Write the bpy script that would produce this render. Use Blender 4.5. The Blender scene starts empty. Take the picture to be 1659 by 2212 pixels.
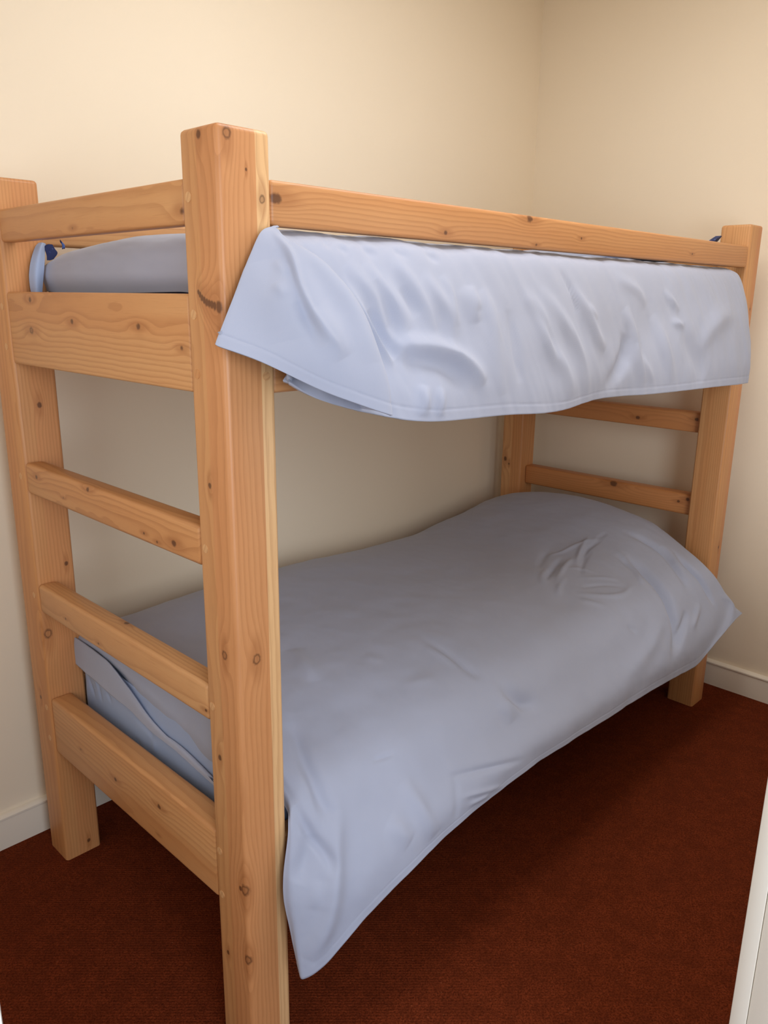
import bpy, bmesh, math, random
import numpy as np
from mathutils import Vector, Matrix, noise
D = bpy.data; SC = bpy.context.scene; COL = SC.collection
random.seed(4)

# ------------------------------------------------------------------ camera
cam_d = D.cameras.new('camera'); cam = D.objects.new('camera', cam_d); COL.objects.link(cam); SC.camera = cam
R = Vector((0.69832732, -0.71568429, 0.01161666)); U = Vector((0.17986815, 0.19116834, 0.96493633)); F = Vector((0.69281051, 0.67175193, -0.26222688))
M = Matrix((R, U, -F)).transposed().to_4x4(); M.translation = Vector((-0.7055, -1.0234, 1.4623)); cam.matrix_world = M
cam_d.sensor_fit = 'VERTICAL'; cam_d.sensor_height = 36; cam_d.lens = 36 * 1710.408 / 2212; cam_d.clip_start = .02

# ------------------------------------------------------------------ light
SC.view_settings.view_transform = 'Standard'; SC.view_settings.look = 'None'; SC.view_settings.gamma = 1
SC.view_settings.use_curve_mapping = False
SC.view_settings.exposure = 0.1
w = D.worlds.new('sky'); SC.world = w; w.use_nodes = True
bg = w.node_tree.nodes['Background']; bg.inputs[0].default_value = (.62, .78, 1, 1); bg.inputs[1].default_value = .35
def area(name, loc, target, sx, sy, power, col):
    l = D.lights.new(name, 'AREA'); l.shape = 'RECTANGLE'; l.size = sx; l.size_y = sy; l.energy = power; l.color = col
    o = D.objects.new(name, l); COL.objects.link(o); o.location = loc
    o.rotation_euler = (Vector(target) - Vector(loc)).to_track_quat('-Z', 'Y').to_euler(); return o
SKYX, SKYY, CEIL = (.05, 1.6), (-.51, .17), 2.72
area('added_skylight', (.82, -.17, CEIL + .06), (.82, -.17, 0), 1.48, .62, 19, (1, .985, .965))  # overhead light, let in by a roof window added out of view
area('hall_daylight', (-.88, -2.2, 1.5), (.05, 0, .9), 1.2, 1.5, 40, (.82, .90, 1))
area('added_left_fill', (-1.06, .06, 1.52), (1, .06, 1.15), .78, .98, 4.6, (1, .95, .88))  # added fill from the left, standing in for warm bounce on the foot end
area('added_front_fill', (1.1, -.90, 1.25), (1.0, .3, .75), 1.1, .85, 3.6, (1, .90, .78))  # added warm fill for the lower bunk and the wall behind it

# ------------------------------------------------------------------ materials
def nodes(name):
    m = D.materials.new(name); m.use_nodes = True; nt = m.node_tree
    return m, nt, nt.nodes, nt.links, nt.nodes['Principled BSDF']
def lin(r, g, b):
    f = lambda c: (c / 255 / 12.92) if c / 255 <= .04045 else ((c / 255 + .055) / 1.055) ** 2.4
    return (f(r), f(g), f(b), 1)
class NT:
    def __init__(s, nt): s.nt = nt
    def n(s, t, **k):
        o = s.nt.nodes.new(t)
        for a, v in k.items(): setattr(o, a, v)
        return o
    def put(s, sock, v):
        if hasattr(v, 'is_output') or isinstance(v, bpy.types.NodeSocket): s.nt.links.new(v, sock)
        else: sock.default_value = v
    def math(s, op, a, b=None, c=None, clamp=False):
        o = s.n('ShaderNodeMath', operation=op, use_clamp=clamp); s.put(o.inputs[0], a)
        if b is not None: s.put(o.inputs[1], b)
        if c is not None: s.put(o.inputs[2], c)
        return o.outputs[0]
    def vmath(s, op, a, b=None):
        o = s.n('ShaderNodeVectorMath', operation=op); s.put(o.inputs[0], a)
        if b is not None: s.put(o.inputs[1], b)
        return o.outputs['Value'] if op in ('LENGTH', 'DISTANCE', 'DOT_PRODUCT') else o.outputs[0]
    def mix(s, f, a, b):
        o = s.n('ShaderNodeMix', data_type='RGBA'); s.put(o.inputs[0], f); s.put(o.inputs[6], a); s.put(o.inputs[7], b); return o.outputs[2]
    def ramp(s, f, a, b, lo=0., hi=1.):
        o = s.n('ShaderNodeMapRange', interpolation_type='SMOOTHSTEP'); s.put(o.inputs[0], f)
        o.inputs[1].default_value = a; o.inputs[2].default_value = b; o.inputs[3].default_value = lo; o.inputs[4].default_value = hi; return o.outputs[0]
    def noise(s, vec, scale, detail=2., rough=.5):
        o = s.n('ShaderNodeTexNoise'); s.put(o.inputs['Vector'], vec); o.inputs['Scale'].default_value = scale
        o.inputs['Detail'].default_value = detail; o.inputs['Roughness'].default_value = rough; return o.outputs[0]

def paint(name, rgb, rough=.6, bump=.02, scale=180):
    m, nt, N, L, b = nodes(name); t = NT(nt)
    tc = t.n('ShaderNodeTexCoord').outputs['Object']
    n1 = t.noise(tc, 1.7, 2); b.inputs['Roughness'].default_value = rough
    L.new(t.mix(t.ramp(n1, .3, .7, 0, .35), rgb, tuple(c * .96 for c in rgb[:3]) + (1,)), b.inputs['Base Color'])
    bp = t.n('ShaderNodeBump'); bp.inputs['Strength'].default_value = bump; bp.inputs['Distance'].default_value = .01
    L.new(t.noise(tc, scale, 3), bp.inputs['Height']); L.new(bp.outputs[0], b.inputs['Normal']); return m

def knot_group():
    g = D.node_groups.new('knot', 'ShaderNodeTree')
    for nm, ty in (('P', 'NodeSocketVector'), ('C', 'NodeSocketVector'), ('R', 'NodeSocketFloat'), ('Ring', 'NodeSocketFloat')):
        g.interface.new_socket(nm, in_out='INPUT', socket_type=ty)
    for nm in ('Dark', 'Warp', 'Halo'): g.interface.new_socket(nm, in_out='OUTPUT', socket_type='NodeSocketFloat')
    t = NT(g); i = g.nodes.new('NodeGroupInput'); o = g.nodes.new('NodeGroupOutput')
    dv = t.vmath('SUBTRACT', i.outputs[0], i.outputs[1])
    d1 = t.vmath('LENGTH', t.vmath('MULTIPLY', dv, (.8, 1, 1)))
    q = t.math('DIVIDE', d1, i.outputs[2])
    q = t.math('ADD', q, t.math('MULTIPLY', t.math('SUBTRACT', t.noise(i.outputs[0], 160, 1), .5), .5))
    disc = t.ramp(q, .6, 1.2, 1, 0)
    inner = t.math('MULTIPLY', t.ramp(q, .45, .75, 1, 0), i.outputs[3])
    g.links.new(t.math('SUBTRACT', disc, inner), o.inputs[0])
    d2 = t.vmath('LENGTH', t.vmath('MULTIPLY', dv, (.42, 1, 1)))
    q2 = t.math('DIVIDE', d2, t.math('MULTIPLY', i.outputs[2], 2.6))
    e = t.math('POWER', 2.718, t.math('MULTIPLY', t.math('MULTIPLY', q2, q2), -1))
    g.links.new(t.math('MULTIPLY', e, t.math('MULTIPLY', i.outputs[2], 1.6)), o.inputs[1])
    d3 = t.vmath('LENGTH', t.vmath('MULTIPLY', dv, (.3, 1, 1)))
    g.links.new(t.ramp(t.math('DIVIDE', d3, i.outputs[2]), .8, 2.2, 1, 0), o.inputs[2])
    return g
KG = knot_group()
PINE_L, PINE_M, PINE_D = lin(208, 155, 103), lin(200, 141, 89), lin(158, 98, 55)
def pine(name, axis, center, knots=(), seed=0, pith=(.05, -.11), lam=None, tone=0., figure=1.):
    """pine board: growth rings round a pith line along the grain axis, bent round every knot"""
    m, nt, N, L, b = nodes(name); t = NT(nt)
    sep = t.n('ShaderNodeSeparateXYZ'); L.new(t.n('ShaderNodeTexCoord').outputs['Object'], sep.inputs[0])
    order = {'x': (0, 1, 2), 'y': (1, 0, 2), 'z': (2, 0, 1)}[axis]
    cmb = t.n('ShaderNodeCombineXYZ')
    for k in range(3): L.new(sep.outputs[order[k]], cmb.inputs[k])
    P = cmb.outputs[0]
    S = t.vmath('ADD', P, (seed * 3.17, seed * 1.73, seed * 2.3))
    warp = dark = halo = 0.0
    for kx in knots:
        pos, r, ring = kx
        lc = [pos[k] - center[k] for k in range(3)]
        g = t.n('ShaderNodeGroup', node_tree=KG); L.new(P, g.inputs[0])
        g.inputs[1].default_value = [lc[order[k]] for k in range(3)]; g.inputs[2].default_value = r; g.inputs[3].default_value = ring
        dark = t.math('MAXIMUM', dark, g.outputs[0]); warp = t.math('ADD', warp, g.outputs[1]); halo = t.math('MAXIMUM', halo, g.outputs[2])
    low = t.noise(t.vmath('MULTIPLY', S, (.9, 6, 6)), 1., 1.5, .5)
    mid = t.noise(t.vmath('MULTIPLY', S, (9, 40, 40)), 1., 2., .5)
    s2 = t.n('ShaderNodeSeparateXYZ'); L.new(P, s2.inputs[0])
    bb = t.math('SUBTRACT', s2.outputs[1], pith[0]); cc = t.math('SUBTRACT', s2.outputs[2], pith[1])
    rad = t.math('SQRT', t.math('ADD', t.math('MULTIPLY', bb, bb), t.math('MULTIPLY', cc, cc)))
    rad = t.math('ADD', rad, t.math('MULTIPLY', t.math('SUBTRACT', low, .5), .045))
    rad = t.math('ADD', rad, t.math('MULTIPLY', t.math('SUBTRACT', mid, .5), .006))
    if knots: rad = t.math('ADD', rad, warp)
    fr = t.math('FRACT', t.math('DIVIDE', rad, .0078))
    late = t.math('MULTIPLY', t.ramp(fr, .35, .93), t.ramp(fr, .95, 1., 1, 0))
    fib = t.noise(t.vmath('MULTIPLY', S, (14, 520, 520)), 1., 2., .6)
    tn = t.noise(t.vmath('MULTIPLY', S, (1.1, 14, 14)), 1., 2.)
    c = t.mix(t.ramp(tn, .3, .72), PINE_L, PINE_M)
    if tone: c = t.mix(abs(tone), c, lin(196, 128, 74) if tone > 0 else lin(224, 182, 132))
    if lam:   # glued strip of paler or redder board
        for ax, at, sg, amt in lam:
            src = sep.outputs['xyz'.index(ax)]
            c = t.mix(t.ramp(src, at - .0008, at + .0008, *((0, abs(amt)) if sg > 0 else (abs(amt), 0))), c, lin(230, 188, 136) if amt > 0 else lin(202, 136, 88))
    c = t.mix(t.math('MULTIPLY', late, .27 * figure), c, PINE_D)
    c = t.mix(t.ramp(fib, .55, .75, 0, .22), c, PINE_D)
    if knots:
        c = t.mix(t.math('MULTIPLY', halo, .38), c, lin(150, 88, 44))
        c = t.mix(t.math('MULTIPLY', dark, .78), c, lin(74, 40, 24))
    L.new(c, b.inputs['Base Color']); b.inputs['Roughness'].default_value = .42
    b.inputs['Specular IOR Level'].default_value = .42
    bp = t.n('ShaderNodeBump'); bp.inputs['Strength'].default_value = .06; bp.inputs['Distance'].default_value = .004
    L.new(t.math('ADD', fib, late), bp.inputs['Height']); L.new(bp.outputs[0], b.inputs['Normal']); return m

def fabric(name, rgb, weave=.05, rgb2=None, thr=.56):
    m, nt, N, L, b = nodes(name); t = NT(nt)
    tc = t.n('ShaderNodeTexCoord').outputs['Object']
    n = t.noise(tc, 9, 3)
    c = t.mix(t.ramp(n, .35, .65, 0, .25), rgb, tuple(x * .95 for x in rgb[:3]) + (1,))
    if rgb2: c = t.mix(t.ramp(t.noise(tc, 55, 1), thr, thr + .05), c, rgb2)
    L.new(c, b.inputs['Base Color'])
    b.inputs['Roughness'].default_value = .82; b.inputs['Specular IOR Level'].default_value = .25; b.inputs['Sheen Weight'].default_value = .15
    bp = t.n('ShaderNodeBump'); bp.inputs['Strength'].default_value = weave; bp.inputs['Distance'].default_value = .004
    L.new(t.math('ADD', t.noise(tc, 34, 3), t.math('MULTIPLY', t.noise(tc, 900, 1), .3)), bp.inputs['Height']); L.new(bp.outputs[0], b.inputs['Normal']); return m

def carpet(name):
    m, nt, N, L, b = nodes(name); t = NT(nt)
    tc = t.n('ShaderNodeTexCoord').outputs['Object']
    a = t.noise(tc, 250, 3, .75); big = t.noise(tc, 26, 3, .6)
    wv = t.n('ShaderNodeTexWave', wave_type='BANDS', bands_direction='DIAGONAL'); L.new(tc, wv.inputs['Vector'])
    wv.inputs['Scale'].default_value = 62; wv.inputs['Distortion'].default_value = 2.5; wv.inputs['Detail'].default_value = 2; wv.inputs['Detail Scale'].default_value = 3
    c = t.mix(t.ramp(a, .3, .7), lin(74, 27, 10), lin(126, 56, 29))
    c = t.mix(t.ramp(big, .4, .62, 0, .35), c, lin(76, 30, 14))
    c = t.mix(t.math('MULTIPLY', wv.outputs[0], .12), c, lin(122, 58, 34))
    v = t.n('ShaderNodeTexVoronoi'); L.new(tc, v.inputs['Vector']); v.inputs['Scale'].default_value = 55
    c = t.mix(t.ramp(v.outputs['Distance'], .04, .09, .45, 0), c, lin(150, 94, 66))
    L.new(c, b.inputs['Base Color']); b.inputs['Roughness'].default_value = .95; b.inputs['Specular IOR Level'].default_value = .05
    bp = t.n('ShaderNodeBump'); bp.inputs['Strength'].default_value = .5; bp.inputs['Distance'].default_value = .006
    L.new(t.math('ADD', a, t.math('MULTIPLY', wv.outputs[0], .3)), bp.inputs['Height']); L.new(bp.outputs[0], b.inputs['Normal']); return m

CREAM = paint('cream_wall_paint', lin(242, 227, 203), .65)
WHITE = paint('white_gloss_paint', lin(238, 228, 212), .3, .01)
CEILM = paint('white_ceiling_paint', lin(240, 234, 220), .8)
BLUE = fabric('pale_blue_cotton', lin(168, 174, 194))
SHEET = fabric('blue_sheet_cotton', lin(160, 176, 208), .08)
NAVY = fabric('navy_ticking', lin(38, 48, 92), .08, lin(70, 96, 160), .6)
BASE = pine('pine_slat', 'x', (0, 0, 0), seed=31)

# ------------------------------------------------------------------ helpers
def link(name, me, mat, parent=None, loc=(0, 0, 0), label=None):
    o = D.objects.new(name, me); COL.objects.link(o); o.location = loc
    if mat: me.materials.append(mat)
    if parent: o.parent = parent
    if label: o['label'] = label
    return o
def empty(name, loc, label, cat, group=None):
    o = D.objects.new(name, None); COL.objects.link(o); o.location = loc; o.empty_display_size = .1
    tag(o, label, cat, group); return o
def tag(o, label, cat, group=None):
    o['label'] = label; o['category'] = cat
    if group: o['group'] = group
    return o
def struct(o): o['kind'] = 'structure'; return o
def box_bm(dx, dy, dz, bev=0, seg=3):
    bm = bmesh.new(); bmesh.ops.create_cube(bm, size=1); bmesh.ops.scale(bm, vec=(dx, dy, dz), verts=bm.verts)
    if bev: bmesh.ops.bevel(bm, geom=list(bm.edges), offset=bev, segments=seg, profile=.5, affect='EDGES')
    return bm
def bm_mesh(bm, name, smooth=True, angle=35):
    me = D.meshes.new(name); bm.normal_update(); bm.to_mesh(me); bm.free()
    if smooth:
        me.polygons.foreach_set('use_smooth', [True] * len(me.polygons)); me.set_sharp_from_angle(angle=math.radians(angle))
    return me
def box(name, x, y, z, mat, parent=None, base=(0, 0, 0), bev=0, label=None):
    c = ((x[0] + x[1]) / 2, (y[0] + y[1]) / 2, (z[0] + z[1]) / 2)
    me = bm_mesh(box_bm(x[1] - x[0], y[1] - y[0], z[1] - z[0], bev), name)
    return link(name, me, mat, parent, tuple(c[k] - base[k] for k in range(3)), label)

# ------------------------------------------------------------------ setting
XL, XR, YB, YF, HALL = -.98, 2.253, 1.003, -.80, -2.6
struct(box('floor', (XL - .1, XR + .1), (HALL, YB + .1), (-.05, 0), carpet('rust_carpet')))
struct(box('wall_back', (XL - .1, XR + .1), (YB, YB + .1), (0, CEIL), CREAM))
struct(box('wall_right', (XR, XR + .1), (YF - .1, YB), (0, CEIL), CREAM))
DX0, DX1, DH = -.700, .165, 2.06
bm = bmesh.new()
def addbox(bm, x, y, z, bev=0, seg=2):
    t = box_bm(x[1] - x[0], y[1] - y[0], z[1] - z[0], bev, seg)
    bmesh.ops.translate(t, vec=((x[0] + x[1]) / 2, (y[0] + y[1]) / 2, (z[0] + z[1]) / 2), verts=t.verts)
    me = D.meshes.new('t'); t.to_mesh(me); t.free(); bm.from_mesh(me); D.meshes.remove(me)
addbox(bm, (XL, DX0), (YF - .1, YF), (0, CEIL)); fx0, fx1, fz0, fz1 = .52, 1.68, .79, 1.71
addbox(bm, (DX1, fx0), (YF - .1, YF), (0, CEIL)); addbox(bm, (fx1, XR), (YF - .1, YF), (0, CEIL)); addbox(bm, (fx0, fx1), (YF - .1, YF), (0, fz0)); addbox(bm, (fx0, fx1), (YF - .1, YF), (fz1, CEIL)); addbox(bm, (DX0, DX1), (YF - .1, YF), (DH, CEIL))
struct(link('wall_front', bm_mesh(bm, 'wall_front'), CREAM))
bm = bmesh.new(); e = .045
addbox(bm, (fx0, fx0 + e), (YF - .07, YF - .02), (fz0, fz1), .004); addbox(bm, (fx1 - e, fx1), (YF - .07, YF - .02), (fz0, fz1), .004)
addbox(bm, (fx0 + e, fx1 - e), (YF - .07, YF - .02), (fz0, fz0 + e), .004); addbox(bm, (fx0 + e, fx1 - e), (YF - .07, YF - .02), (fz1 - e, fz1), .004)
addbox(bm, (fx0 - .04, fx1 + .04), (YF - .02, YF + .05), (fz0 - .025, fz0), .004)
struct(link('added_front_window', bm_mesh(bm, 'added_front_window'), WHITE))  # invented window out of view, there to carry the front fill
bm = bmesh.new(); wy0, wy1, wz0, wz1 = -.36, .48, 1.0, 2.04
addbox(bm, (XL - .1, XL), (YF - .1, wy0), (0, CEIL)); addbox(bm, (XL - .1, XL), (wy1, YB), (0, CEIL))
addbox(bm, (XL - .1, XL), (wy0, wy1), (0, wz0)); addbox(bm, (XL - .1, XL), (wy0, wy1), (wz1, CEIL))
struct(link('wall_left', bm_mesh(bm, 'wall_left'), CREAM))
bm = bmesh.new(); e = .045
addbox(bm, (XL - .07, XL - .02), (wy0, wy0 + e), (wz0, wz1), .004); addbox(bm, (XL - .07, XL - .02), (wy1 - e, wy1), (wz0, wz1), .004)
addbox(bm, (XL - .07, XL - .02), (wy0 + e, wy1 - e), (wz0, wz0 + e), .004); addbox(bm, (XL - .07, XL - .02), (wy0 + e, wy1 - e), (wz1 - e, wz1), .004)
addbox(bm, (XL - .02, XL + .05), (wy0 - .04, wy1 + .04), (wz0 - .025, wz0), .004)
struct(link('added_left_window', bm_mesh(bm, 'added_left_window'), WHITE))  # unseen window, added as an opening for the left fill
bm = bmesh.new(); x0, x1 = SKYX; y0, y1 = SKYY
addbox(bm, (XL - .1, x0), (YF - .1, YB + .1), (CEIL, CEIL + .1)); addbox(bm, (x1, XR + .1), (YF - .1, YB + .1), (CEIL, CEIL + .1))
addbox(bm, (x0, x1), (YF - .1, y0), (CEIL, CEIL + .1)); addbox(bm, (x0, x1), (y1, YB + .1), (CEIL, CEIL + .1))
struct(link('ceiling', bm_mesh(bm, 'ceiling'), CEILM))
# frame of an unseen roof window, added to light the room from above
bm = bmesh.new(); e = .03
addbox(bm, (x0, x0 + e), (y0, y1), (CEIL - .012, CEIL + .10)); addbox(bm, (x1 - e, x1), (y0, y1), (CEIL - .012, CEIL + .10))
addbox(bm, (x0 + e, x1 - e), (y0, y0 + e), (CEIL - .012, CEIL + .10)); addbox(bm, (x0 + e, x1 - e), (y1 - e, y1), (CEIL - .012, CEIL + .10))
struct(link('added_roof_window', bm_mesh(bm, 'added_roof_window'), WHITE))
def skirting(name, p0, p1, inward):
    """skirting board with a rounded bead on top, from p0 to p1, standing proud of the wall"""
    prof = [(0, 0), (.016, 0), (.016, .083), (.0155, .086), (.019, .089), (.019, .094), (.014, .099), (.006, .1005), (0, .1005)]
    d = (Vector(p1) - Vector(p0)); n = Vector(inward); bm = bmesh.new(); rings = []
    for p in (p0, p1): rings.append([bm.verts.new(Vector(p) + n * a + Vector((0, 0, z))) for a, z in prof])
    k = len(prof)
    for i in range(k): bm.faces.new((rings[0][i], rings[0][(i + 1) % k], rings[1][(i + 1) % k], rings[1][i]))
    bm.faces.new(rings[0]); bm.faces.new(rings[1][::-1]); bmesh.ops.recalc_face_normals(bm, faces=bm.faces)
    return struct(link(name, bm_mesh(bm, name), WHITE))
skirting('baseboard_back', (XL, YB, 0), (XR, YB, 0), (0, -1, 0))
skirting('baseboard_right', (XR, YF, 0), (XR, YB, 0), (-1, 0, 0))
skirting('baseboard_left', (XL, YF, 0), (XL, YB, 0), (1, 0, 0))
skirting('baseboard_front', (DX1 + .06, YF, 0), (XR, YF, 0), (0, 1, 0))
# door lining and architraves of the doorway the room is seen through
bm = bmesh.new()
for s, xi, xo in ((-1, -.672, DX0), (1, .137, DX1)):
    lo, hi = sorted((xi, xo)); addbox(bm, (lo, hi), (-.815, -.797), (0, DH), .001)
    lo, hi = sorted((xi + s * .0012, xo)); addbox(bm, (lo, hi), (-.905, -.8155), (0, DH), .0015)
    lo, hi = sorted((xi + s * .012, xi + s * .075))
    addbox(bm, (lo, hi), (-.918, -.903), (0, DH + .05), .003)
addbox(bm, (-.672, .137), (-.905, -.797), (DH - .028, DH))
struct(link('door_1', bm_mesh(bm, 'door_1'), WHITE))

# ------------------------------------------------------------------ bunk bed frame
L_, W_, H_, T, TY = 2.1058, .92, 1.6988, .0959, .0984
BC = (L_ / 2, W_ / 2, 0)
bed = empty('bunk_bed', BC, 'chunky varnished pine bunk bed standing on the rust carpet against the cream wall', 'bunk bed')
def timber(name, x, y, z, axis, seed, knots=(), bev=.005, **kw):
    c = ((x[0] + x[1]) / 2, (y[0] + y[1]) / 2, (z[0] + z[1]) / 2)
    kn = [((k[0], k[1], k[2]), k[3], k[4] if len(k) > 4 else 0.) for k in knots]
    lab = kw.pop('label', None)
    m = pine('pine_' + name, axis, c, kn, seed, **kw)
    me = bm_mesh(box_bm(x[1] - x[0], y[1] - y[0], z[1] - z[0], bev), name, True, 50)
    return link(name, me, m, bed, tuple(c[k] - BC[k] for k in range(3)), lab)
def post(x, y, seed, knots, **kw):
    """square post, soft vertical edges and a rounded-over top"""
    bm = box_bm(T, TY, H_)
    top = [e for e in bm.edges if all(v.co.z > 0 for v in e.verts)]
    ver = [e for e in bm.edges if abs(e.verts[0].co.z - e.verts[1].co.z) > .1]
    bmesh.ops.bevel(bm, geom=ver + top, offset=.0085, segments=4, profile=.5, affect='EDGES')
    c = (x + T / 2, y + TY / 2, H_ / 2); lab = kw.pop('label', None)
    kn = [((k[0], k[1], k[2]), k[3], k[4] if len(k) > 4 else 0.) for k in knots]
    return link('post', bm_mesh(bm, 'post', True, 50), pine('pine_post', 'z', c, kn, seed, **kw), bed, tuple(c[k] - BC[k] for k in range(3)), lab)
X2, Y2 = L_ - T, W_ - TY
pN = post(0, 0, 1, [(.018, 0, 1.686, .0075, .8), (.078, 0, 1.602, .0055, .6), (.05, 0, 1.641, .0022), (.040, 0, .858, .0085, .85),
    (.003, .008, .404, .010, .75), (.001, .006, .247, .009, .6), (0, .045, 1.687, .006), (0, .064, 1.466, .0034), (0, .060, 1.462, .0038), (0, .055, 1.4575, .0043), (0, .049, 1.454, .0047), (0, .043, 1.451, .005), (0, .036, 1.449, .0053), (0, .029, 1.4475, .0057), (0, .022, 1.446, .0056), (0, .011, 1.4445, .0082), (0, .058, 1.161, .0045),
    (0, .037, .866, .0075, .6), (0, .067, .654, .0055), (0, .071, .221, .0045), (0, .019, .401, .005)], pith=(.17, .10), lam=[('y', .004, -1, -.55), ('x', .0195, 1, .85)], label='near corner post of the foot end')
pL = post(0, Y2, 2, [(.05, Y2, 1.212, .006), (.076, Y2, .82, .005), (.014, Y2, .652, .0105, .85), (.063, Y2, .031, .005), (0, .876, .464, .005), (0, .809, 1.42, .003)],
    pith=(.14, -.05), tone=.3, lam=[('x', -.012, 1, -.35)], label='foot end post by the wall')
pR = post(X2, 0, 3, [(2.073, 0, .611, .005), (2.081, 0, 1.437, .004)], pith=(-.06, .02), lam=[('x', .014, 1, -.7)], label='head end post on the open side')
pB = post(X2, Y2, 4, [(2.01, .9, .809, .008), (2.01, .88, .79, .004)], pith=(.1, .1), tone=.3, lam=[('y', 0, 1, .3)], label='head end post in the room corner')
G0, G1, U0, U1 = 1.5662, 1.6327, 1.3086, 1.4636
timber('guard_rail', (T, X2), (.0025, .034), (G0, G1), 'x', 5, [(.106, 0, 1.606, .0095), (.787, 0, 1.627, .0095), (.511, 0, 1.581, .005), (.999, 0, 1.598, .004), (.816, 0, 1.575, .004), (1.6, 0, 1.59, .004)], pith=(-.02, -.05), bev=.007, tone=.25, figure=1.2)
timber('guard_rail', (T, X2), (W_ - .034, W_ - .0025), (G0, G1), 'x', 6, pith=(-.1, .05), tone=-.25, bev=.007)
timber('guard_rail', (.004, .036), (TY, Y2), (G0, G1), 'y', 7, [(0, .479, 1.579, .0045), (0, .104, 1.586, .007)], pith=(.12, -.02), bev=.007)
timber('guard_rail', (L_ - .036, L_ - .004), (TY, Y2), (G0, G1), 'y', 8, bev=.007)
timber('side_rail', (T, X2), (.006, .040), (U0, U1), 'x', 9, bev=.006)
timber('side_rail', (T, X2), (W_ - .040, W_ - .006), (U0, U1), 'x', 10, bev=.006)
timber('end_rail', (.003, .055), (TY, Y2), (U0, U1), 'y', 11, [(0, .700, 1.448, .0065), (0, .708, 1.385, .0085, .5), (0, .514, 1.409, .006), (0, .26, 1.408, .0065), (0, .125, 1.378, .005)], pith=(.05, .05), bev=.006, figure=1.25)
timber('end_rail', (L_ - .055, L_ - .003), (TY, Y2), (U0, U1), 'y', 12, bev=.006)
timber('end_rail', (.003, .058), (TY, Y2), (.3281, .4791), 'y', 13, [(0, .5, .401, .006), (0, .309, .427, .0065), (0, .32, .352, .003), (0, .671, .402, .004)], pith=(.07, -.06), bev=.008)
timber('end_rail', (L_ - .058, L_ - .003), (TY, Y2), (.3281, .4791), 'y', 14, bev=.006)
timber('side_rail', (T, X2), (.008, .046), (.345, .470), 'x', 15, bev=.006)
timber('side_rail', (T, X2), (W_ - .046, W_ - .008), (.345, .470), 'x', 16, bev=.006)
timber('rung', (.002, .047), (TY, Y2), (1.0099, 1.0824), 'y', 17, [(0, .761, 1.059, .0055), (0, .509, 1.075, .006), (0, .629, 1.035, .003), (0, .289, 1.029, .0035), (0, .243, 1.022, .0035), (0, .184, 1.033, .007)], pith=(.03, -.03), bev=.009, figure=1.3)
timber('rung', (.002, .050), (TY, Y2), (.7118, .7836), 'y', 18, [(0, .68, .738, .0035), (0, .522, .728, .0035), (.04, .46, .783, .006), (0, .108, .732, .004)], pith=(.06, .02), bev=.009, tone=-.2)
timber('rung', (2.045, L_ - .006), (TY, Y2), (1.013, 1.0824), 'y', 19, [(2.045, .34, 1.042, .007), (2.045, .12, 1.06, .006)], pith=(.03, -.03), bev=.006, tone=.7)
timber('rung', (2.045, L_ - .006), (TY, Y2), (.7118, .788), 'y', 20, [(2.045, .414, .778, .012), (2.045, .152, .757, .005), (2.045, .12, .77, .006)], pith=(-.04, .03), bev=.008, tone=.7)
box('mattress_base', (.06, L_ - .06), (.05, W_ - .05), (1.318, 1.336), BASE, bed, BC)
box('mattress_base', (.06, L_ - .06), (.05, W_ - .05), (.355, .373), BASE, bed, BC)
# dowel plugs, hardly proud of the faces
PLUG = {}
def plug(par, pos, ax, r=.0085, tone=-.5):
    bm = bmesh.new(); bmesh.ops.create_cone(bm, cap_ends=True, segments=28, radius1=r, radius2=r, depth=.006)
    bmesh.ops.bevel(bm, geom=[e for e in bm.edges if abs(e.verts[0].co.z - e.verts[1].co.z) < 1e-4], offset=.0008, segments=2, affect='EDGES')
    me = bm_mesh(bm, 'dowel_plug'); k = (ax, tone)
    if k not in PLUG: PLUG[k] = pine('pine_plug', 'z', (0, 0, 0), seed=40 + len(PLUG), tone=tone)
    pc = (par.location.x + BC[0], par.location.y + BC[1], par.location.z + BC[2])
    o = link('dowel_plug', me, PLUG[k], par, tuple(pos[i] - pc[i] for i in range(3)))
    o.rotation_euler = (0, math.pi / 2, 0) if ax == 'x' else (math.pi / 2, 0, 0)
for y, z in ((.079, 1.604), (.080, 1.432), (.079, 1.340), (.083, .447), (.082, .350), (.080, 1.048), (.083, .751)): plug(pN, (.0024, y, z), 'x', tone=.3 if z > 1.3 and z < 1.4 else -.5)
plug(pN, (.077, .0024, 1.338), 'y', .008)
for z in (1.432, 1.345, 1.048, .751, .447, .360): plug(pL, (.0024, .845, z), 'x')

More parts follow.
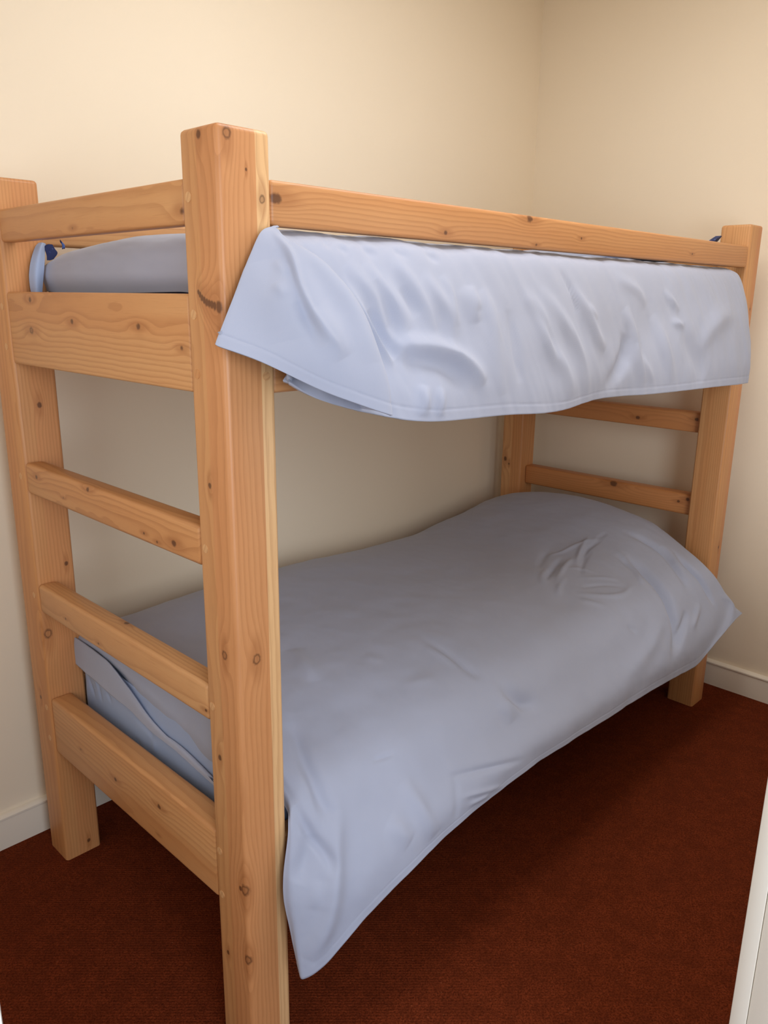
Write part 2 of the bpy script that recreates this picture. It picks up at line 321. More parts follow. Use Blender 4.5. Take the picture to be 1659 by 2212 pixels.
# ------------------------------------------------------------------ bedding
UP=[[[0.1,0.865,1.472],[0.1,0.866,1.475],[0.1,0.866,1.478],[0.2,0.868,1.48],[0.35,0.868,1.48],[0.55,0.868,1.48],[0.8,0.868,1.48],[1.1,0.868,1.48],[1.4,0.868,1.48],[1.65,0.868,1.48],[1.82,0.868,1.48],[1.9,0.868,1.48],[1.935,0.868,1.47]],[[0.096,0.856,1.468],[0.084,0.856,1.503],[0.108,0.856,1.502],[0.2,0.856,1.512],[0.35,0.856,1.512],[0.55,0.856,1.512],[0.8,0.856,1.512],[1.1,0.856,1.512],[1.4,0.856,1.512],[1.65,0.856,1.512],[1.82,0.856,1.512],[1.9,0.856,1.492],[1.935,0.856,1.442]],[[0.096,0.828,1.466],[0.084,0.828,1.503],[0.108,0.828,1.527],[0.2,0.828,1.537],[0.35,0.828,1.537],[0.55,0.828,1.537],[0.8,0.828,1.537],[1.1,0.828,1.537],[1.4,0.828,1.537],[1.65,0.828,1.537],[1.82,0.828,1.537],[1.9,0.828,1.517],[1.935,0.828,1.467]],[[0.096,0.74,1.463],[0.084,0.74,1.503],[0.108,0.74,1.545],[0.2,0.74,1.555],[0.35,0.74,1.555],[0.55,0.74,1.555],[0.8,0.74,1.555],[1.1,0.74,1.555],[1.4,0.74,1.555],[1.65,0.74,1.555],[1.82,0.74,1.555],[1.9,0.74,1.535],[1.935,0.74,1.485]],[[0.096,0.5,1.463],[0.084,0.5,1.503],[0.108,0.5,1.562],[0.2,0.5,1.572],[0.35,0.5,1.572],[0.55,0.5,1.572],[0.8,0.5,1.572],[1.1,0.5,1.572],[1.4,0.5,1.572],[1.65,0.5,1.572],[1.82,0.5,1.572],[1.9,0.5,1.552],[1.935,0.5,1.502]],[[0.096,0.28,1.466],[0.084,0.28,1.503],[0.108,0.28,1.56],[0.2,0.28,1.57],[0.35,0.28,1.57],[0.55,0.28,1.57],[0.8,0.28,1.57],[1.1,0.28,1.57],[1.4,0.28,1.57],[1.65,0.28,1.57],[1.82,0.28,1.57],[1.9,0.28,1.55],[1.935,0.28,1.5]],[[0.096,0.13,1.466],[0.084,0.13,1.503],[0.108,0.13,1.556],[0.2,0.13,1.566],[0.35,0.13,1.566],[0.55,0.13,1.566],[0.8,0.13,1.566],[1.1,0.13,1.566],[1.4,0.13,1.566],[1.65,0.13,1.566],[1.82,0.13,1.566],[1.9,0.13,1.546],[1.935,0.13,1.496]],[[0.108,0.06,1.564],[0.11,0.055,1.564],[0.112,0.05,1.564],[0.2,0.05,1.564],[0.35,0.05,1.564],[0.55,0.05,1.564],[0.8,0.05,1.564],[1.1,0.05,1.564],[1.4,0.05,1.564],[1.65,0.05,1.564],[1.82,0.05,1.564],[1.905,0.05,1.564],[1.93,0.075,1.56]],[[0.108,0.014,1.553],[0.11,0.009,1.553],[0.112,0.004,1.553],[0.2,0.004,1.553],[0.35,0.004,1.553],[0.55,0.004,1.553],[0.8,0.004,1.553],[1.1,0.004,1.553],[1.4,0.004,1.553],[1.65,0.004,1.553],[1.82,0.004,1.553],[1.905,0.004,1.553],[1.93,0.029,1.549]],[[0.108,-0.012,1.532],[0.11,-0.017,1.532],[0.112,-0.022,1.532],[0.198,-0.022,1.532],[0.347,-0.022,1.532],[0.546,-0.022,1.532],[0.796,-0.022,1.532],[1.093,-0.022,1.532],[1.392,-0.022,1.532],[1.642,-0.022,1.532],[1.816,-0.022,1.532],[1.905,-0.022,1.532],[1.93,0.003,1.528]],[[0.108,-0.037,1.47],[0.11,-0.042,1.47],[0.112,-0.047,1.47],[0.192,-0.047,1.47],[0.337,-0.047,1.47],[0.531,-0.047,1.47],[0.779,-0.049,1.47],[1.067,-0.047,1.47],[1.36,-0.045,1.47],[1.612,-0.048,1.47],[1.798,-0.047,1.47],[1.905,-0.046,1.47],[1.93,-0.022,1.466]],[[0.108,-0.06,1.385],[0.11,-0.065,1.385],[0.112,-0.07,1.385],[0.165,-0.07,1.385],[0.29,-0.07,1.385],[0.464,-0.07,1.385],[0.705,-0.076,1.385],[0.95,-0.07,1.385],[1.218,-0.064,1.385],[1.48,-0.074,1.385],[1.719,-0.07,1.385],[1.905,-0.068,1.385],[1.93,-0.045,1.381]],[[0.105,-0.035,1.36],[0.108,-0.035,1.36],[0.111,-0.035,1.36],[0.135,-0.079,1.336],[0.237,-0.091,1.32],[0.387,-0.097,1.303],[0.62,-0.094,1.297],[0.816,-0.097,1.291],[1.057,-0.085,1.296],[1.33,-0.088,1.291],[1.629,-0.088,1.286],[1.898,-0.085,1.281],[1.925,-0.06,1.272]],[[0.082,-0.035,1.334],[0.086,-0.042,1.332],[0.086,-0.05,1.33],[0.123,-0.075,1.304],[0.217,-0.095,1.276],[0.358,-0.105,1.249],[0.588,-0.1,1.238],[0.766,-0.105,1.229],[0.996,-0.085,1.237],[1.273,-0.09,1.228],[1.595,-0.09,1.22],[1.898,-0.085,1.212],[1.916,-0.06,1.217]]]
FL=[[[0.1,-0.008,1.566],[0.088,-0.012,1.564],[0.089,-0.016,1.562],[0.091,-0.02,1.559],[0.093,-0.024,1.553],[0.096,-0.028,1.546],[0.108,-0.008,1.548],[0.1,0.002,1.55]],[[0.073,-0.012,1.555],[0.061,-0.016,1.553],[0.07,-0.026,1.545],[0.086,-0.038,1.54],[0.096,-0.044,1.538],[0.107,-0.045,1.536],[0.119,-0.022,1.538],[0.111,-0.007,1.54]],[[0.049,-0.016,1.518],[0.037,-0.02,1.516],[0.06,-0.04,1.51],[0.081,-0.066,1.511],[0.105,-0.075,1.509],[0.136,-0.078,1.503],[0.148,-0.051,1.505],[0.14,-0.031,1.507]],[[0.021,-0.02,1.471],[0.009,-0.024,1.469],[0.038,-0.055,1.46],[0.074,-0.094,1.468],[0.116,-0.108,1.458],[0.166,-0.115,1.448],[0.178,-0.085,1.45],[0.17,-0.06,1.452]],[[-0.002,-0.024,1.43],[-0.014,-0.028,1.428],[0.026,-0.066,1.411],[0.078,-0.118,1.417],[0.129,-0.135,1.406],[0.181,-0.142,1.386],[0.193,-0.109,1.388],[0.185,-0.079,1.39]],[[-0.014,-0.026,1.409],[-0.026,-0.03,1.407],[0.018,-0.07,1.388],[0.074,-0.128,1.369],[0.13,-0.15,1.351],[0.192,-0.158,1.332],[0.204,-0.121,1.334],[0.196,-0.086,1.336]],[[-0.022,-0.027,1.393],[-0.034,-0.031,1.391],[0.011,-0.072,1.369],[0.077,-0.128,1.328],[0.132,-0.155,1.304],[0.195,-0.164,1.282],[0.207,-0.124,1.284],[0.199,-0.084,1.286]]]
LO=[[[0.098,0.905,0.53],[0.09,0.905,0.58],[0.13,0.905,0.56],[0.28,0.905,0.56],[0.5,0.905,0.56],[0.8,0.905,0.56],[1.1,0.905,0.555],[1.4,0.905,0.555],[1.62,0.905,0.56],[1.8,0.905,0.57],[1.93,0.905,0.57],[1.985,0.905,0.55],[2.003,0.905,0.47]],[[0.098,0.86,0.585],[0.09,0.86,0.608],[0.13,0.86,0.615],[0.28,0.86,0.625],[0.5,0.86,0.63],[0.8,0.86,0.63],[1.1,0.86,0.615],[1.4,0.86,0.61],[1.62,0.86,0.635],[1.8,0.86,0.655],[1.93,0.86,0.655],[1.985,0.86,0.615],[2.003,0.86,0.535]],[[0.098,0.74,0.603],[0.09,0.74,0.622],[0.13,0.74,0.642],[0.28,0.74,0.655],[0.5,0.74,0.66],[0.8,0.74,0.657],[1.1,0.74,0.642],[1.4,0.74,0.64],[1.62,0.74,0.668],[1.8,0.74,0.702],[1.93,0.74,0.703],[1.985,0.74,0.66],[2.003,0.74,0.58]],[[0.098,0.55,0.565],[0.09,0.55,0.605],[0.13,0.55,0.645],[0.28,0.55,0.655],[0.5,0.55,0.66],[0.8,0.55,0.655],[1.1,0.55,0.645],[1.4,0.55,0.645],[1.62,0.55,0.678],[1.8,0.55,0.722],[1.93,0.55,0.732],[1.985,0.55,0.695],[2.003,0.55,0.615]],[[0.098,0.36,0.516],[0.09,0.36,0.579],[0.13,0.36,0.642],[0.28,0.36,0.652],[0.5,0.36,0.655],[0.8,0.36,0.65],[1.1,0.36,0.64],[1.4,0.36,0.642],[1.62,0.36,0.67],[1.8,0.36,0.712],[1.93,0.36,0.722],[1.985,0.36,0.69],[2.003,0.36,0.61]],[[0.098,0.2,0.506],[0.09,0.2,0.568],[0.13,0.2,0.63],[0.28,0.2,0.64],[0.5,0.2,0.642],[0.8,0.2,0.637],[1.1,0.2,0.63],[1.4,0.2,0.632],[1.62,0.2,0.65],[1.8,0.2,0.682],[1.93,0.2,0.69],[1.985,0.2,0.655],[2.003,0.2,0.575]],[[0.108,0.112,0.56],[0.112,0.11,0.585],[0.14,0.1,0.602],[0.28,0.09,0.605],[0.5,0.085,0.607],[0.8,0.085,0.605],[1.1,0.085,0.602],[1.4,0.085,0.6],[1.62,0.085,0.605],[1.8,0.085,0.625],[1.925,0.085,0.628],[1.97,0.088,0.615],[1.992,0.1,0.56]],[[0.112,0.03,0.52],[0.115,0.02,0.545],[0.15,0.0,0.553],[0.28,-0.005,0.553],[0.5,-0.01,0.552],[0.8,-0.01,0.552],[1.1,-0.01,0.55],[1.4,-0.01,0.55],[1.62,-0.01,0.55],[1.8,-0.012,0.555],[1.92,-0.015,0.56],[1.965,-0.02,0.555],[1.985,-0.018,0.54]],[[0.09,-0.012,0.5],[0.098,-0.022,0.495],[0.15,-0.045,0.48],[0.28,-0.06,0.48],[0.5,-0.065,0.48],[0.8,-0.068,0.48],[1.1,-0.068,0.48],[1.4,-0.068,0.475],[1.62,-0.065,0.475],[1.8,-0.062,0.475],[1.925,-0.062,0.485],[1.99,-0.068,0.48],[2.012,-0.06,0.475]],[[0.06,-0.03,0.379],[0.071,-0.055,0.372],[0.127,-0.086,0.358],[0.24,-0.104,0.39],[0.428,-0.108,0.413],[0.699,-0.11,0.429],[1.004,-0.11,0.427],[1.33,-0.108,0.413],[1.578,-0.104,0.4],[1.754,-0.102,0.392],[1.96,-0.09,0.43],[2.01,-0.1,0.435],[2.03,-0.085,0.43]],[[0.071,-0.06,0.216],[0.07,-0.075,0.213],[0.109,-0.095,0.236],[0.207,-0.115,0.301],[0.37,-0.12,0.346],[0.617,-0.12,0.378],[0.925,-0.12,0.374],[1.272,-0.115,0.351],[1.543,-0.11,0.325],[1.717,-0.11,0.31],[1.842,-0.115,0.349],[1.974,-0.12,0.39],[2.061,-0.115,0.394]]]
F1=[[[0.083,0.84,0.621],[0.083,0.746,0.619],[0.083,0.65,0.611],[0.083,0.558,0.576],[0.083,0.471,0.538],[0.083,0.398,0.521],[0.083,0.332,0.516],[0.083,0.212,0.494]],[[0.08,0.83,0.598],[0.08,0.753,0.595],[0.08,0.668,0.588],[0.08,0.58,0.563],[0.08,0.494,0.536],[0.08,0.415,0.519],[0.08,0.335,0.515],[0.08,0.207,0.494]],[[0.079,0.824,0.55],[0.079,0.777,0.544],[0.079,0.711,0.54],[0.079,0.63,0.532],[0.079,0.547,0.526],[0.079,0.456,0.51],[0.079,0.35,0.507],[0.079,0.206,0.488]]]
SE=[[[0.081,0.812,1.569],[0.084,0.8,1.569],[0.094,0.806,1.567]],[[0.071,0.81,1.559],[0.077,0.795,1.557],[0.09,0.803,1.554]],[[0.058,0.808,1.531],[0.067,0.792,1.531],[0.086,0.8,1.534]],[[0.051,0.808,1.502],[0.06,0.79,1.502],[0.081,0.798,1.509]],[[0.05,0.808,1.479],[0.058,0.79,1.482],[0.076,0.797,1.486]],[[0.051,0.808,1.463],[0.057,0.792,1.462],[0.072,0.797,1.463]]]
TF=[[[0.089,0.803,1.562],[0.096,0.8,1.566],[0.106,0.8,1.566]],[[0.089,0.8,1.554],[0.099,0.798,1.556],[0.111,0.8,1.557]],[[0.091,0.8,1.542],[0.098,0.798,1.542],[0.116,0.8,1.548]],[[0.092,0.8,1.532],[0.098,0.8,1.532],[0.106,0.8,1.535]]]
TT=[[[0.116,0.78,1.576],[0.118,0.78,1.573],[0.121,0.78,1.57]],[[0.118,0.78,1.567],[0.12,0.778,1.566],[0.125,0.78,1.565]],[[0.119,0.78,1.556],[0.122,0.78,1.557],[0.125,0.78,1.557]]]
UW=[([[0.508,-0.043,1.482],[0.528,-0.055,1.443],[0.531,-0.062,1.416]],0.016,0.005),([[0.564,-0.044,1.48],[0.579,-0.059,1.433],[0.572,-0.08,1.362],[0.583,-0.097,1.275]],0.022,0.007),([[0.701,-0.047,1.473],[0.746,-0.062,1.433],[0.761,-0.079,1.37],[0.807,-0.091,1.315],[0.833,-0.1,1.25]],0.022,0.008),([[0.775,-0.043,1.486],[0.834,-0.066,1.417],[0.881,-0.08,1.354],[0.913,-0.092,1.255]],0.02,0.008),([[0.898,-0.041,1.491],[0.937,-0.058,1.439],[0.974,-0.071,1.378],[1.007,-0.077,1.349]],0.018,0.008),([[0.949,-0.054,1.449],[0.982,-0.061,1.42]],0.01,0.004),([[1.11,-0.032,1.511],[1.203,-0.042,1.484],[1.239,-0.052,1.444]],0.018,0.005),([[1.122,-0.053,1.444],[1.152,-0.065,1.384],[1.159,-0.081,1.318],[1.199,-0.088,1.256]],0.02,0.009),([[1.182,-0.079,1.326],[1.235,-0.089,1.259]],0.012,0.005),([[1.276,-0.055,1.428],[1.312,-0.078,1.346],[1.349,-0.09,1.249]],0.02,0.007),([[1.356,-0.04,1.486],[1.423,-0.057,1.433]],0.012,0.005),([[1.372,-0.062,1.408],[1.437,-0.07,1.395]],0.01,0.005),([[1.781,-0.061,1.423],[1.66,-0.067,1.406],[1.506,-0.083,1.328]],0.03,0.007),([[1.121,-0.065,1.384],[1.096,-0.08,1.321],[1.007,-0.086,1.261]],0.02,-0.012),([[0.724,-0.052,1.461],[0.758,-0.072,1.4],[0.791,-0.086,1.336]],0.012,-0.005),([[0.872,-0.026,1.525],[0.897,-0.047,1.473],[0.903,-0.06,1.431]],0.007,-0.005),([[1.409,-0.074,1.378],[1.505,-0.087,1.301],[1.56,-0.09,1.246]],0.03,-0.006),([[0.644,-0.057,1.444],[0.643,-0.078,1.376],[0.646,-0.094,1.295]],0.014,-0.005),([[0.224,-0.029,1.518],[0.248,-0.041,1.486],[0.277,-0.051,1.456],[0.295,-0.063,1.412]],0.02,0.007),([[0.26,-0.029,1.518],[0.295,-0.043,1.482],[0.324,-0.056,1.44],[0.338,-0.065,1.402]],0.018,0.007),([[0.333,-0.027,1.522],[0.36,-0.038,1.497],[0.393,-0.053,1.448],[0.413,-0.065,1.402]],0.018,0.007),([[0.398,-0.036,1.501],[0.43,-0.048,1.466],[0.455,-0.059,1.427],[0.456,-0.076,1.368]],0.02,0.008),([[0.459,-0.035,1.503],[0.471,-0.047,1.468],[0.474,-0.064,1.408]],0.012,0.005),([[0.534,-0.041,1.486],[0.543,-0.056,1.438]],0.012,0.005),([[0.274,-0.041,1.489],[0.297,-0.056,1.44],[0.314,-0.066,1.399]],0.014,-0.006),([[0.342,-0.044,1.48],[0.371,-0.058,1.429]],0.012,-0.005),([[0.296,-0.072,1.379],[0.336,-0.072,1.379],[0.403,-0.074,1.371],[0.462,-0.08,1.354],[0.502,-0.09,1.326],[0.523,-0.095,1.301]],0.018,0.015),([[0.309,-0.079,1.358],[0.352,-0.08,1.354],[0.402,-0.083,1.347],[0.45,-0.091,1.322],[0.475,-0.097,1.295]],0.022,-0.008),([[0.209,-0.042,1.484],[0.237,-0.059,1.428],[0.26,-0.069,1.389],[0.288,-0.082,1.35]],0.009,0.01),([[0.249,-0.056,1.44],[0.272,-0.066,1.401],[0.298,-0.078,1.361]],0.012,-0.01),([[0.349,-0.094,1.315],[0.338,-0.104,1.258]],0.014,0.008),([[0.392,-0.096,1.307],[0.38,-0.104,1.254]],0.01,0.006),([[0.187,-0.009,1.547],[0.203,-0.017,1.539]],0.01,-0.002),([[0.218,-0.013,1.543],[0.236,-0.023,1.531]],0.01,-0.003),([[0.275,-0.014,1.543],[0.305,-0.024,1.529]],0.01,-0.003),([[0.346,-0.013,1.543],[0.379,-0.024,1.529]],0.01,-0.003),([[0.43,-0.015,1.541],[0.468,-0.024,1.528]],0.01,-0.003)]
FW=[([[0.081,-0.022,1.554],[0.084,-0.057,1.522],[0.075,-0.094,1.47],[0.086,-0.122,1.418],[0.104,-0.137,1.387]],0.006,0.006),([[0.074,-0.039,1.532],[0.073,-0.074,1.493],[0.071,-0.102,1.446],[0.081,-0.124,1.406]],0.01,-0.004),([[0.096,-0.038,1.543],[0.125,-0.073,1.511],[0.148,-0.108,1.464],[0.162,-0.133,1.416],[0.171,-0.153,1.362]],0.02,0.006),([[0.078,-0.109,1.442],[0.095,-0.127,1.413],[0.113,-0.143,1.372]],0.02,0.006),([[0.047,-0.029,1.512],[0.044,-0.066,1.455],[0.042,-0.091,1.396]],0.03,0.004),([[0.066,-0.045,1.513],[0.069,-0.069,1.493]],0.008,0.002),([[0.053,-0.059,1.479],[0.057,-0.081,1.46]],0.008,0.002),([[0.064,-0.092,1.455],[0.074,-0.114,1.42],[0.084,-0.13,1.389]],0.012,-0.005)]
LW=[([[1.776,0.205,0.68],[1.803,0.145,0.66],[1.816,0.083,0.625],[1.803,0.024,0.585],[1.777,-0.024,0.54]],0.014,-0.01),([[1.868,0.068,0.618],[1.866,0.011,0.58],[1.883,-0.036,0.53],[1.896,-0.075,0.458]],0.013,-0.01),([[1.837,0.109,0.642],[1.828,0.043,0.6]],0.012,-0.005),([[1.646,0.148,0.637],[1.658,0.078,0.605],[1.647,0.006,0.563],[1.627,-0.047,0.505],[1.601,-0.08,0.45],[1.524,-0.105,0.401]],0.02,-0.017),([[1.714,-0.058,0.484],[1.572,-0.099,0.415]],0.014,-0.008),([[1.813,-0.059,0.482],[1.702,-0.085,0.436]],0.012,0.004),([[1.5,0.251,0.644],[1.404,0.226,0.635],[1.282,0.176,0.626]],0.008,0.004),([[1.674,0.293,0.675],[1.578,0.266,0.655],[1.474,0.222,0.639]],0.008,0.004),([[1.68,0.251,0.67],[1.595,0.251,0.656],[1.5,0.219,0.641]],0.007,-0.004),([[1.685,0.262,0.673],[1.612,0.289,0.663],[1.518,0.301,0.65],[1.454,0.321,0.644]],0.007,0.003),([[1.366,0.262,0.637],[1.291,0.229,0.633],[1.238,0.189,0.628]],0.008,0.003),([[1.474,0.277,0.644],[1.382,0.247,0.636],[1.273,0.208,0.631]],0.01,-0.005),([[1.366,0.192,0.63],[1.282,0.162,0.623],[1.229,0.132,0.616]],0.009,0.003),([[1.512,0.342,0.652],[1.433,0.321,0.643],[1.342,0.281,0.637]],0.012,-0.003),([[1.589,0.236,0.653],[1.493,0.208,0.639],[1.419,0.17,0.627]],0.008,-0.003),([[1.732,0.258,0.683],[1.669,0.262,0.669]],0.008,-0.002),([[1.412,0.222,0.635],[1.454,0.192,0.633],[1.474,0.153,0.625]],0.008,0.002),([[1.404,0.156,0.623],[1.467,0.124,0.615],[1.518,0.094,0.605]],0.008,0.002),([[1.35,0.126,0.614],[1.433,0.101,0.606],[1.506,0.064,0.592]],0.007,-0.002),([[1.299,0.109,0.609],[1.433,0.047,0.584],[1.543,0.056,0.589]],0.01,0.004),([[1.282,0.089,0.602],[1.342,0.035,0.578]],0.01,0.003),([[1.658,0.183,0.651],[1.635,0.099,0.613],[1.589,0.042,0.583]],0.012,0.005),([[1.635,0.153,0.637],[1.618,0.071,0.598]],0.01,-0.004),([[0.751,-0.011,0.551],[0.784,-0.042,0.516],[0.851,-0.062,0.488]],0.02,-0.007),([[0.726,-0.025,0.538],[0.783,-0.061,0.49]],0.02,0.006),([[1.36,-0.029,0.531],[1.394,-0.047,0.506]],0.01,-0.003),([[1.564,-0.047,0.505],[1.416,-0.078,0.461],[1.234,-0.1,0.435]],0.025,0.006),([[0.212,0.13,0.619],[0.178,0.042,0.581],[0.165,-0.023,0.529],[0.174,-0.043,0.492]],0.014,-0.007),([[0.114,-0.0,0.533],[0.121,-0.034,0.489],[0.143,-0.063,0.435],[0.139,-0.075,0.404]],0.01,-0.006),([[0.188,-0.038,0.506],[0.154,-0.07,0.426],[0.118,-0.089,0.325],[0.078,-0.078,0.25]],0.02,0.009),([[0.363,-0.053,0.495],[0.375,-0.09,0.439],[0.395,-0.117,0.373]],0.02,0.006),([[0.289,-0.08,0.448],[0.328,-0.11,0.395]],0.02,0.005),([[0.478,-0.08,0.459],[0.585,-0.099,0.44],[0.703,-0.115,0.415]],0.007,-0.004),([[0.497,-0.083,0.456],[0.461,-0.117,0.382]],0.008,-0.003),([[0.68,0.195,0.639],[0.698,0.063,0.596],[0.715,0.019,0.573]],0.012,-0.004),([[0.662,0.156,0.63],[0.68,0.063,0.597]],0.01,0.003),([[0.743,-0.02,0.543],[0.776,-0.048,0.507],[0.834,-0.062,0.488]],0.013,-0.006),([[0.719,-0.032,0.529],[0.735,-0.066,0.482]],0.016,0.005),([[0.392,0.333,0.653],[0.331,0.189,0.639]],0.02,0.005),([[0.502,0.083,0.606],[0.6,0.071,0.6]],0.016,0.002),([[0.502,0.208,0.643],[0.518,0.162,0.634]],0.016,0.0015),([[0.493,-0.11,0.417],[0.62,-0.119,0.387]],0.006,0.003),([[0.511,-0.117,0.393],[0.582,-0.118,0.386]],0.006,0.003),([[0.308,-0.015,0.544],[0.373,-0.022,0.539]],0.005,-0.002),([[0.119,-0.037,0.482],[0.103,-0.047,0.445],[0.076,-0.048,0.406]],0.018,-0.006),([[0.116,-0.068,0.403],[0.096,-0.075,0.352]],0.015,0.003)]
SHW=[([[0.09,0.798,0.521],[0.09,0.782,0.498],[0.09,0.761,0.472]],0.007,-0.004),([[0.09,0.741,0.527],[0.09,0.731,0.499],[0.09,0.72,0.477]],0.007,-0.004),([[0.09,0.694,0.516],[0.09,0.68,0.508],[0.09,0.668,0.492]],0.006,-0.003),([[0.09,0.577,0.513],[0.09,0.528,0.518],[0.09,0.49,0.515]],0.006,-0.004),([[0.09,0.552,0.503],[0.09,0.504,0.5],[0.09,0.464,0.488]],0.008,-0.005),([[0.09,0.546,0.451],[0.09,0.541,0.422]],0.008,-0.003),([[0.09,0.469,0.481],[0.09,0.486,0.51]],0.006,-0.003),([[0.09,0.464,0.491],[0.09,0.466,0.441]],0.01,0.003),([[0.09,0.783,0.548],[0.09,0.748,0.519],[0.09,0.728,0.49]],0.008,0.003)]

def cr(A, n):
    A = np.array(A, float); m = len(A); t = np.linspace(0, m - 1, n); i = np.minimum(t.astype(int), m - 2); f = (t - i).reshape((-1,) + (1,) * (A.ndim - 1))
    B = np.concatenate([[2 * A[0] - A[1]], A, [2 * A[-1] - A[-2]]]); p0, p1, p2, p3 = B[i], B[i + 1], B[i + 2], B[i + 3]
    return p1 + .5 * f * (p2 - p0 + f * (2 * p0 - 5 * p1 + 4 * p2 - p3 + f * (3 * (p1 - p2) + p3 - p0)))
def surf(G, nu, nv): return np.swapaxes(cr(np.swapaxes(cr(np.array(G, float), nv), 0, 1), nu), 0, 1)
def normals(A):
    n = np.cross(np.gradient(A, axis=1), np.gradient(A, axis=0)); return -n / (np.linalg.norm(n, axis=2, keepdims=True) + 1e-12)
def creases(A, lines, sign=1, gain=1.):
    """raise or sink the cloth along drawn fold lines"""
    n = normals(A) * sign; off = np.zeros(A.shape[:2])
    for pts, wd, amp in lines:
        p = cr(pts, 4 * len(pts)) if len(pts) > 2 else np.array(pts, float)
        best = np.full(A.shape[:2], 9.); par = np.zeros(A.shape[:2])
        for k in range(len(p) - 1):
            a, b = p[k], p[k + 1]; d = b - a; q = np.clip(((A - a) @ d) / (d @ d + 1e-12), 0, 1)
            dist = np.linalg.norm(A - a - q[..., None] * d, axis=2); msk = dist < best
            best[msk] = dist[msk]; par[msk] = ((k + q) / (len(p) - 1))[msk]
        off += gain * amp * np.exp(-(best / wd) ** 2) * (.05 + .95 * np.sin(np.pi * np.clip(par, .01, .99)) ** .8)
    return A + n * off[..., None]
def rumple(A, amp, sc, seed, sign=1, skew=0.):
    n = normals(A) * sign; off = np.zeros(A.shape[:2])
    for i in range(A.shape[0]):
        for j in range(A.shape[1]):
            x, y, z = A[i, j]; off[i, j] = noise.fractal(Vector(((x + skew * z) * sc[0] + seed, y * sc[1], z * sc[2])), 1., 2., 3)
    return A + n * (off * amp)[..., None]
def hemline(A, dist, depth, sign=1):
    """stitched hem: a fine groove at a fixed distance from the last row"""
    n = normals(A) * sign; seg = np.linalg.norm(np.diff(A, axis=0), axis=2); s = np.concatenate([np.cumsum(seg[::-1], 0)[::-1], np.zeros((1, A.shape[1]))])
    off = -depth * np.exp(-((s - dist) / .0022) ** 2) + depth * .5 * (s < dist); return A + n * off[..., None]
def sheet_mesh(name, patches, thick, base):
    bm = bmesh.new()
    for A, sign in patches:
        A = A - np.array(base); nv, nu = A.shape[:2]; vs = [[bm.verts.new(A[i, j]) for j in range(nu)] for i in range(nv)]
        for i in range(nv - 1):
            for j in range(nu - 1):
                q = (vs[i][j], vs[i][j + 1], vs[i + 1][j + 1], vs[i + 1][j]); bm.faces.new(q if sign < 0 else q[::-1])
    me = bm_mesh(bm, name, True, 180); return me
def cloth(name, patches, thick, mat, parent=None, base=(0, 0, 0), label=None, loc=None):
    o = link(name, sheet_mesh(name, patches, thick, base), mat, parent, loc if loc is not None else base, label)
    md = o.modifiers.new('thickness', 'SOLIDIFY'); md.thickness = thick; md.offset = -1; md.use_rim = True
    return o
SG = 1
up = surf(UP, 430, 300); up = creases(up, UW, SG, 1.4); up = rumple(rumple(up, .0025, (9, 5, 4), 3, SG), .0026, (24, 6, 4), 11, SG, .38); up = hemline(up, .022, .0009, SG)
fl = surf(FL, 150, 170); fl = creases(fl, FW, SG, 1.4); fl = rumple(fl, .0015, (8, 8, 5), 9, SG); fl = hemline(fl, .018, .0009, SG)
lo = surf(LO, 430, 330); lo = creases(lo, LW, SG, 1.75); lo = rumple(rumple(lo, .004, (5, 6, 5), 17, SG), .0013, (16, 11, 12), 5, SG); lo = hemline(lo, .024, .0005, SG)
BU = (1.02, .45, 1.56); BL = (1.05, .45, .65)
cloth_u = empty('duvet', BU, 'pale blue duvet on the upper bunk, its corner flared across the near post', 'duvet')
cloth('cover', [(up, SG)], .006, BLUE, cloth_u, BU, loc=(0, 0, 0))
cloth('corner_flap', [(fl, SG)], .004, BLUE, cloth_u, BU, loc=(0, 0, 0))
cloth_l = empty('duvet', BL, 'pale blue duvet on the lower bunk, humped at the far end above the pillow', 'duvet')
cloth('cover', [(lo, SG)], .006, BLUE, cloth_l, BL, loc=(0, 0, 0))
f1 = rumple(surf(F1, 120, 40), .002, (6, 7, 9), 5, -SG)
cloth('foot_flap', [(f1, -SG)], .004, BLUE, cloth_l, BL, loc=(0, 0, 0))

def pad(name, x, y, z, r, mat, base, seed, parent=None, amp=.004, bulge=.0):
    """upholstered block with soft edges"""
    bm = box_bm(x[1] - x[0], y[1] - y[0], z[1] - z[0], r, 5)
    bmesh.ops.subdivide_edges(bm, edges=[e for e in bm.edges if e.calc_length() > .09], cuts=14, use_grid_fill=True)
    c = Vector(((x[0] + x[1]) / 2, (y[0] + y[1]) / 2, (z[0] + z[1]) / 2))
    bm.normal_update()
    for v in bm.verts:
        p = v.co + c; v.co += v.normal * amp * noise.fractal(Vector((p.x * 7 + seed, p.y * 9, p.z * 7)), 1., 2., 2)
    return link(name, bm_mesh(bm, name, True, 180), mat, parent, c - Vector(base))
B1 = (1.05, .46, 1.336); m1 = empty('mattress', B1, 'navy patterned mattress mostly hidden under the upper bunk duvet', 'mattress')
pad('pad', (.112, 1.99), (.062, .872), (1.3365, 1.532), .022, NAVY, B1, 2, m1, .002)
B2 = (1.05, .46, .373); m2 = empty('mattress', B2, 'mattress in a smooth blue fitted sheet under the lower bunk duvet', 'mattress')
# lower mattress end: sheet drawn into shallow diagonal folds
pad('pad', (.104, 1.99), (.054, .866), (.3735, .575), .03, SHEET, B2, 7, m2, .003)
def strip(x, ys, zlo, zhi, nseg=60): return np.array([[[x, yy, zz] for yy in np.linspace(ys[0], ys[1], nseg)] for zz in np.linspace(zhi, zlo, 20)])
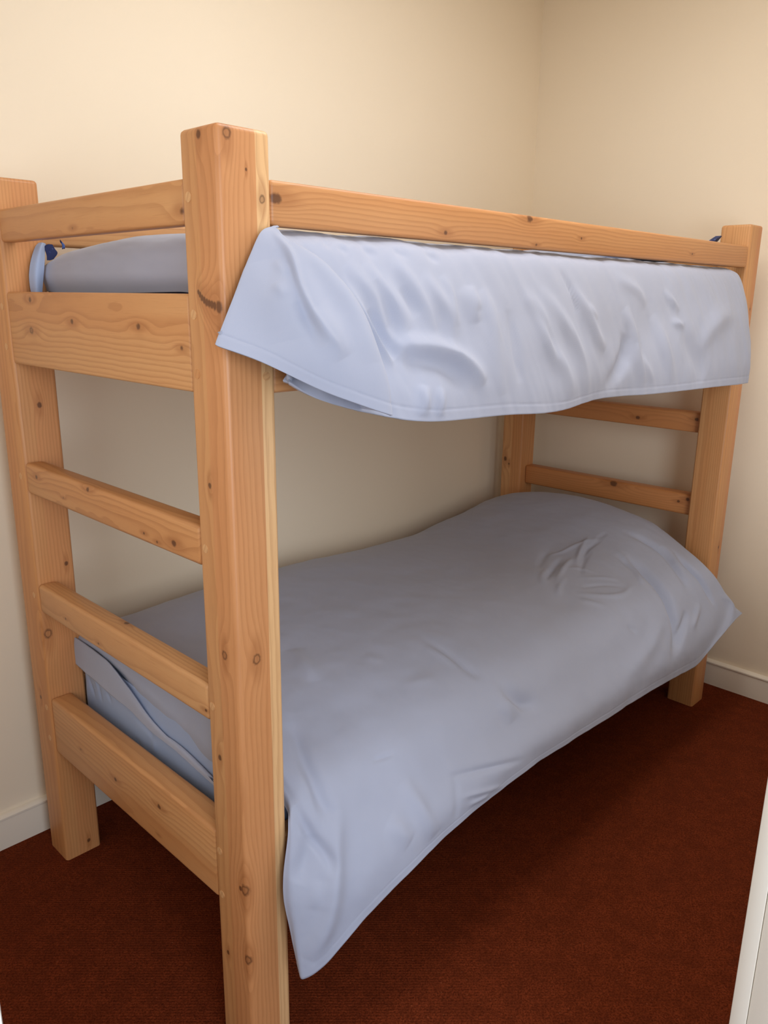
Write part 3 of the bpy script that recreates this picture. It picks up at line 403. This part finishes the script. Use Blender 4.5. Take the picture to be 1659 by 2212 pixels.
# fitted sheet drawn over the foot end of the lower mattress, in diagonal folds
gy, gz = np.meshgrid(np.linspace(.815, .105, 130), np.linspace(.578, .395, 50)); q = (gz - .395) / .183
sh = np.stack([.093 - .008 * np.sin(np.pi * np.clip(q, 0, 1)) * np.sin(np.pi * (gy - .1) / .72), gy, gz], -1)
cloth('fitted_sheet', [(creases(rumple(sh, .0015, (8, 10, 8), 4, 1), SHW, 1, 1.0), SG)], .004, SHEET, m2, B2, loc=(0, 0, 0))
# blue sheet edge bulging out between the upper mattress and the wall side post, navy ticking showing behind it
cloth('sheet_edge', [(surf(SE, 40, 60), SG)], .006, SHEET, m1, B1, label='pale blue sheet edge standing up by the wall post', loc=(0, 0, 0))
cloth('ticking_fold', [(surf(TF, 24, 24), SG), (surf(TT, 12, 12), SG)], .004, NAVY, m1, B1, label='navy ticking showing at the mattress corner', loc=(0, 0, 0))
# navy pillow at the head end of the upper bunk: only a corner shows over the guard rail
def pillow(name, c, sx, sy, h, mat, label, tip):
    bm = bmesh.new(); n = 36; top = []; bot = []
    def zz(u, v): return h * (max(0, (1 - u ** 4)) * max(0, (1 - v ** 4))) ** .5
    for i in range(n + 1):
        ra, rb = [], []
        for j in range(n + 1):
            u = 2 * i / n - 1; v = 2 * j / n - 1; px = sx * u * (1 - .07 * (1 - v * v) * abs(u)); py = sy * v * (1 - .07 * (1 - u * u) * abs(v))
            lift = tip * max(0, u) ** 6 * max(0, -v) ** 6
            ra.append(bm.verts.new((px, py, zz(u, v) + .003 + lift))); rb.append(bm.verts.new((px, py, -.35 * zz(u, v) - .001 + lift)))
        top.append(ra); bot.append(rb)
    for i in range(n):
        for j in range(n):
            bm.faces.new((top[i][j], top[i + 1][j], top[i + 1][j + 1], top[i][j + 1])); bm.faces.new((bot[i][j], bot[i][j + 1], bot[i + 1][j + 1], bot[i + 1][j]))
    for k in range(n):
        for a, b, c2, d2 in ((top[k][0], bot[k][0], bot[k + 1][0], top[k + 1][0]), (top[k][n], top[k + 1][n], bot[k + 1][n], bot[k][n]), (top[0][k], top[0][k + 1], bot[0][k + 1], bot[0][k]), (top[n][k], bot[n][k], bot[n][k + 1], top[n][k + 1])): bm.faces.new((a, b, c2, d2))
    bmesh.ops.recalc_face_normals(bm, faces=bm.faces)
    o = link(name, bm_mesh(bm, name, True, 60), mat, None, c); tag(o, label, 'pillow'); return o
pil = pillow('pillow', (1.745, .44, 1.590), .17, .32, .030, BLUE, 'pillow at the head of the upper bunk, its navy corner peeping over the guard rail', .03)
bm = bmesh.new(); a = [(1.87, .085, 1.60), (1.915, .10, 1.60), (1.912, .052, 1.6575), (1.903, .05, 1.659), (1.88, .06, 1.645)]
f = [bm.verts.new(Vector(p) - pil.location) for p in a]; bm.faces.new(f); g = bmesh.ops.extrude_face_region(bm, geom=list(bm.faces))
bmesh.ops.translate(bm, vec=(.004, .02, 0), verts=[v for v in g['geom'] if isinstance(v, bmesh.types.BMVert)]); bmesh.ops.recalc_face_normals(bm, faces=bm.faces)
link('corner_tab', bm_mesh(bm, 'corner_tab'), NAVY, pil, label='navy corner standing up')
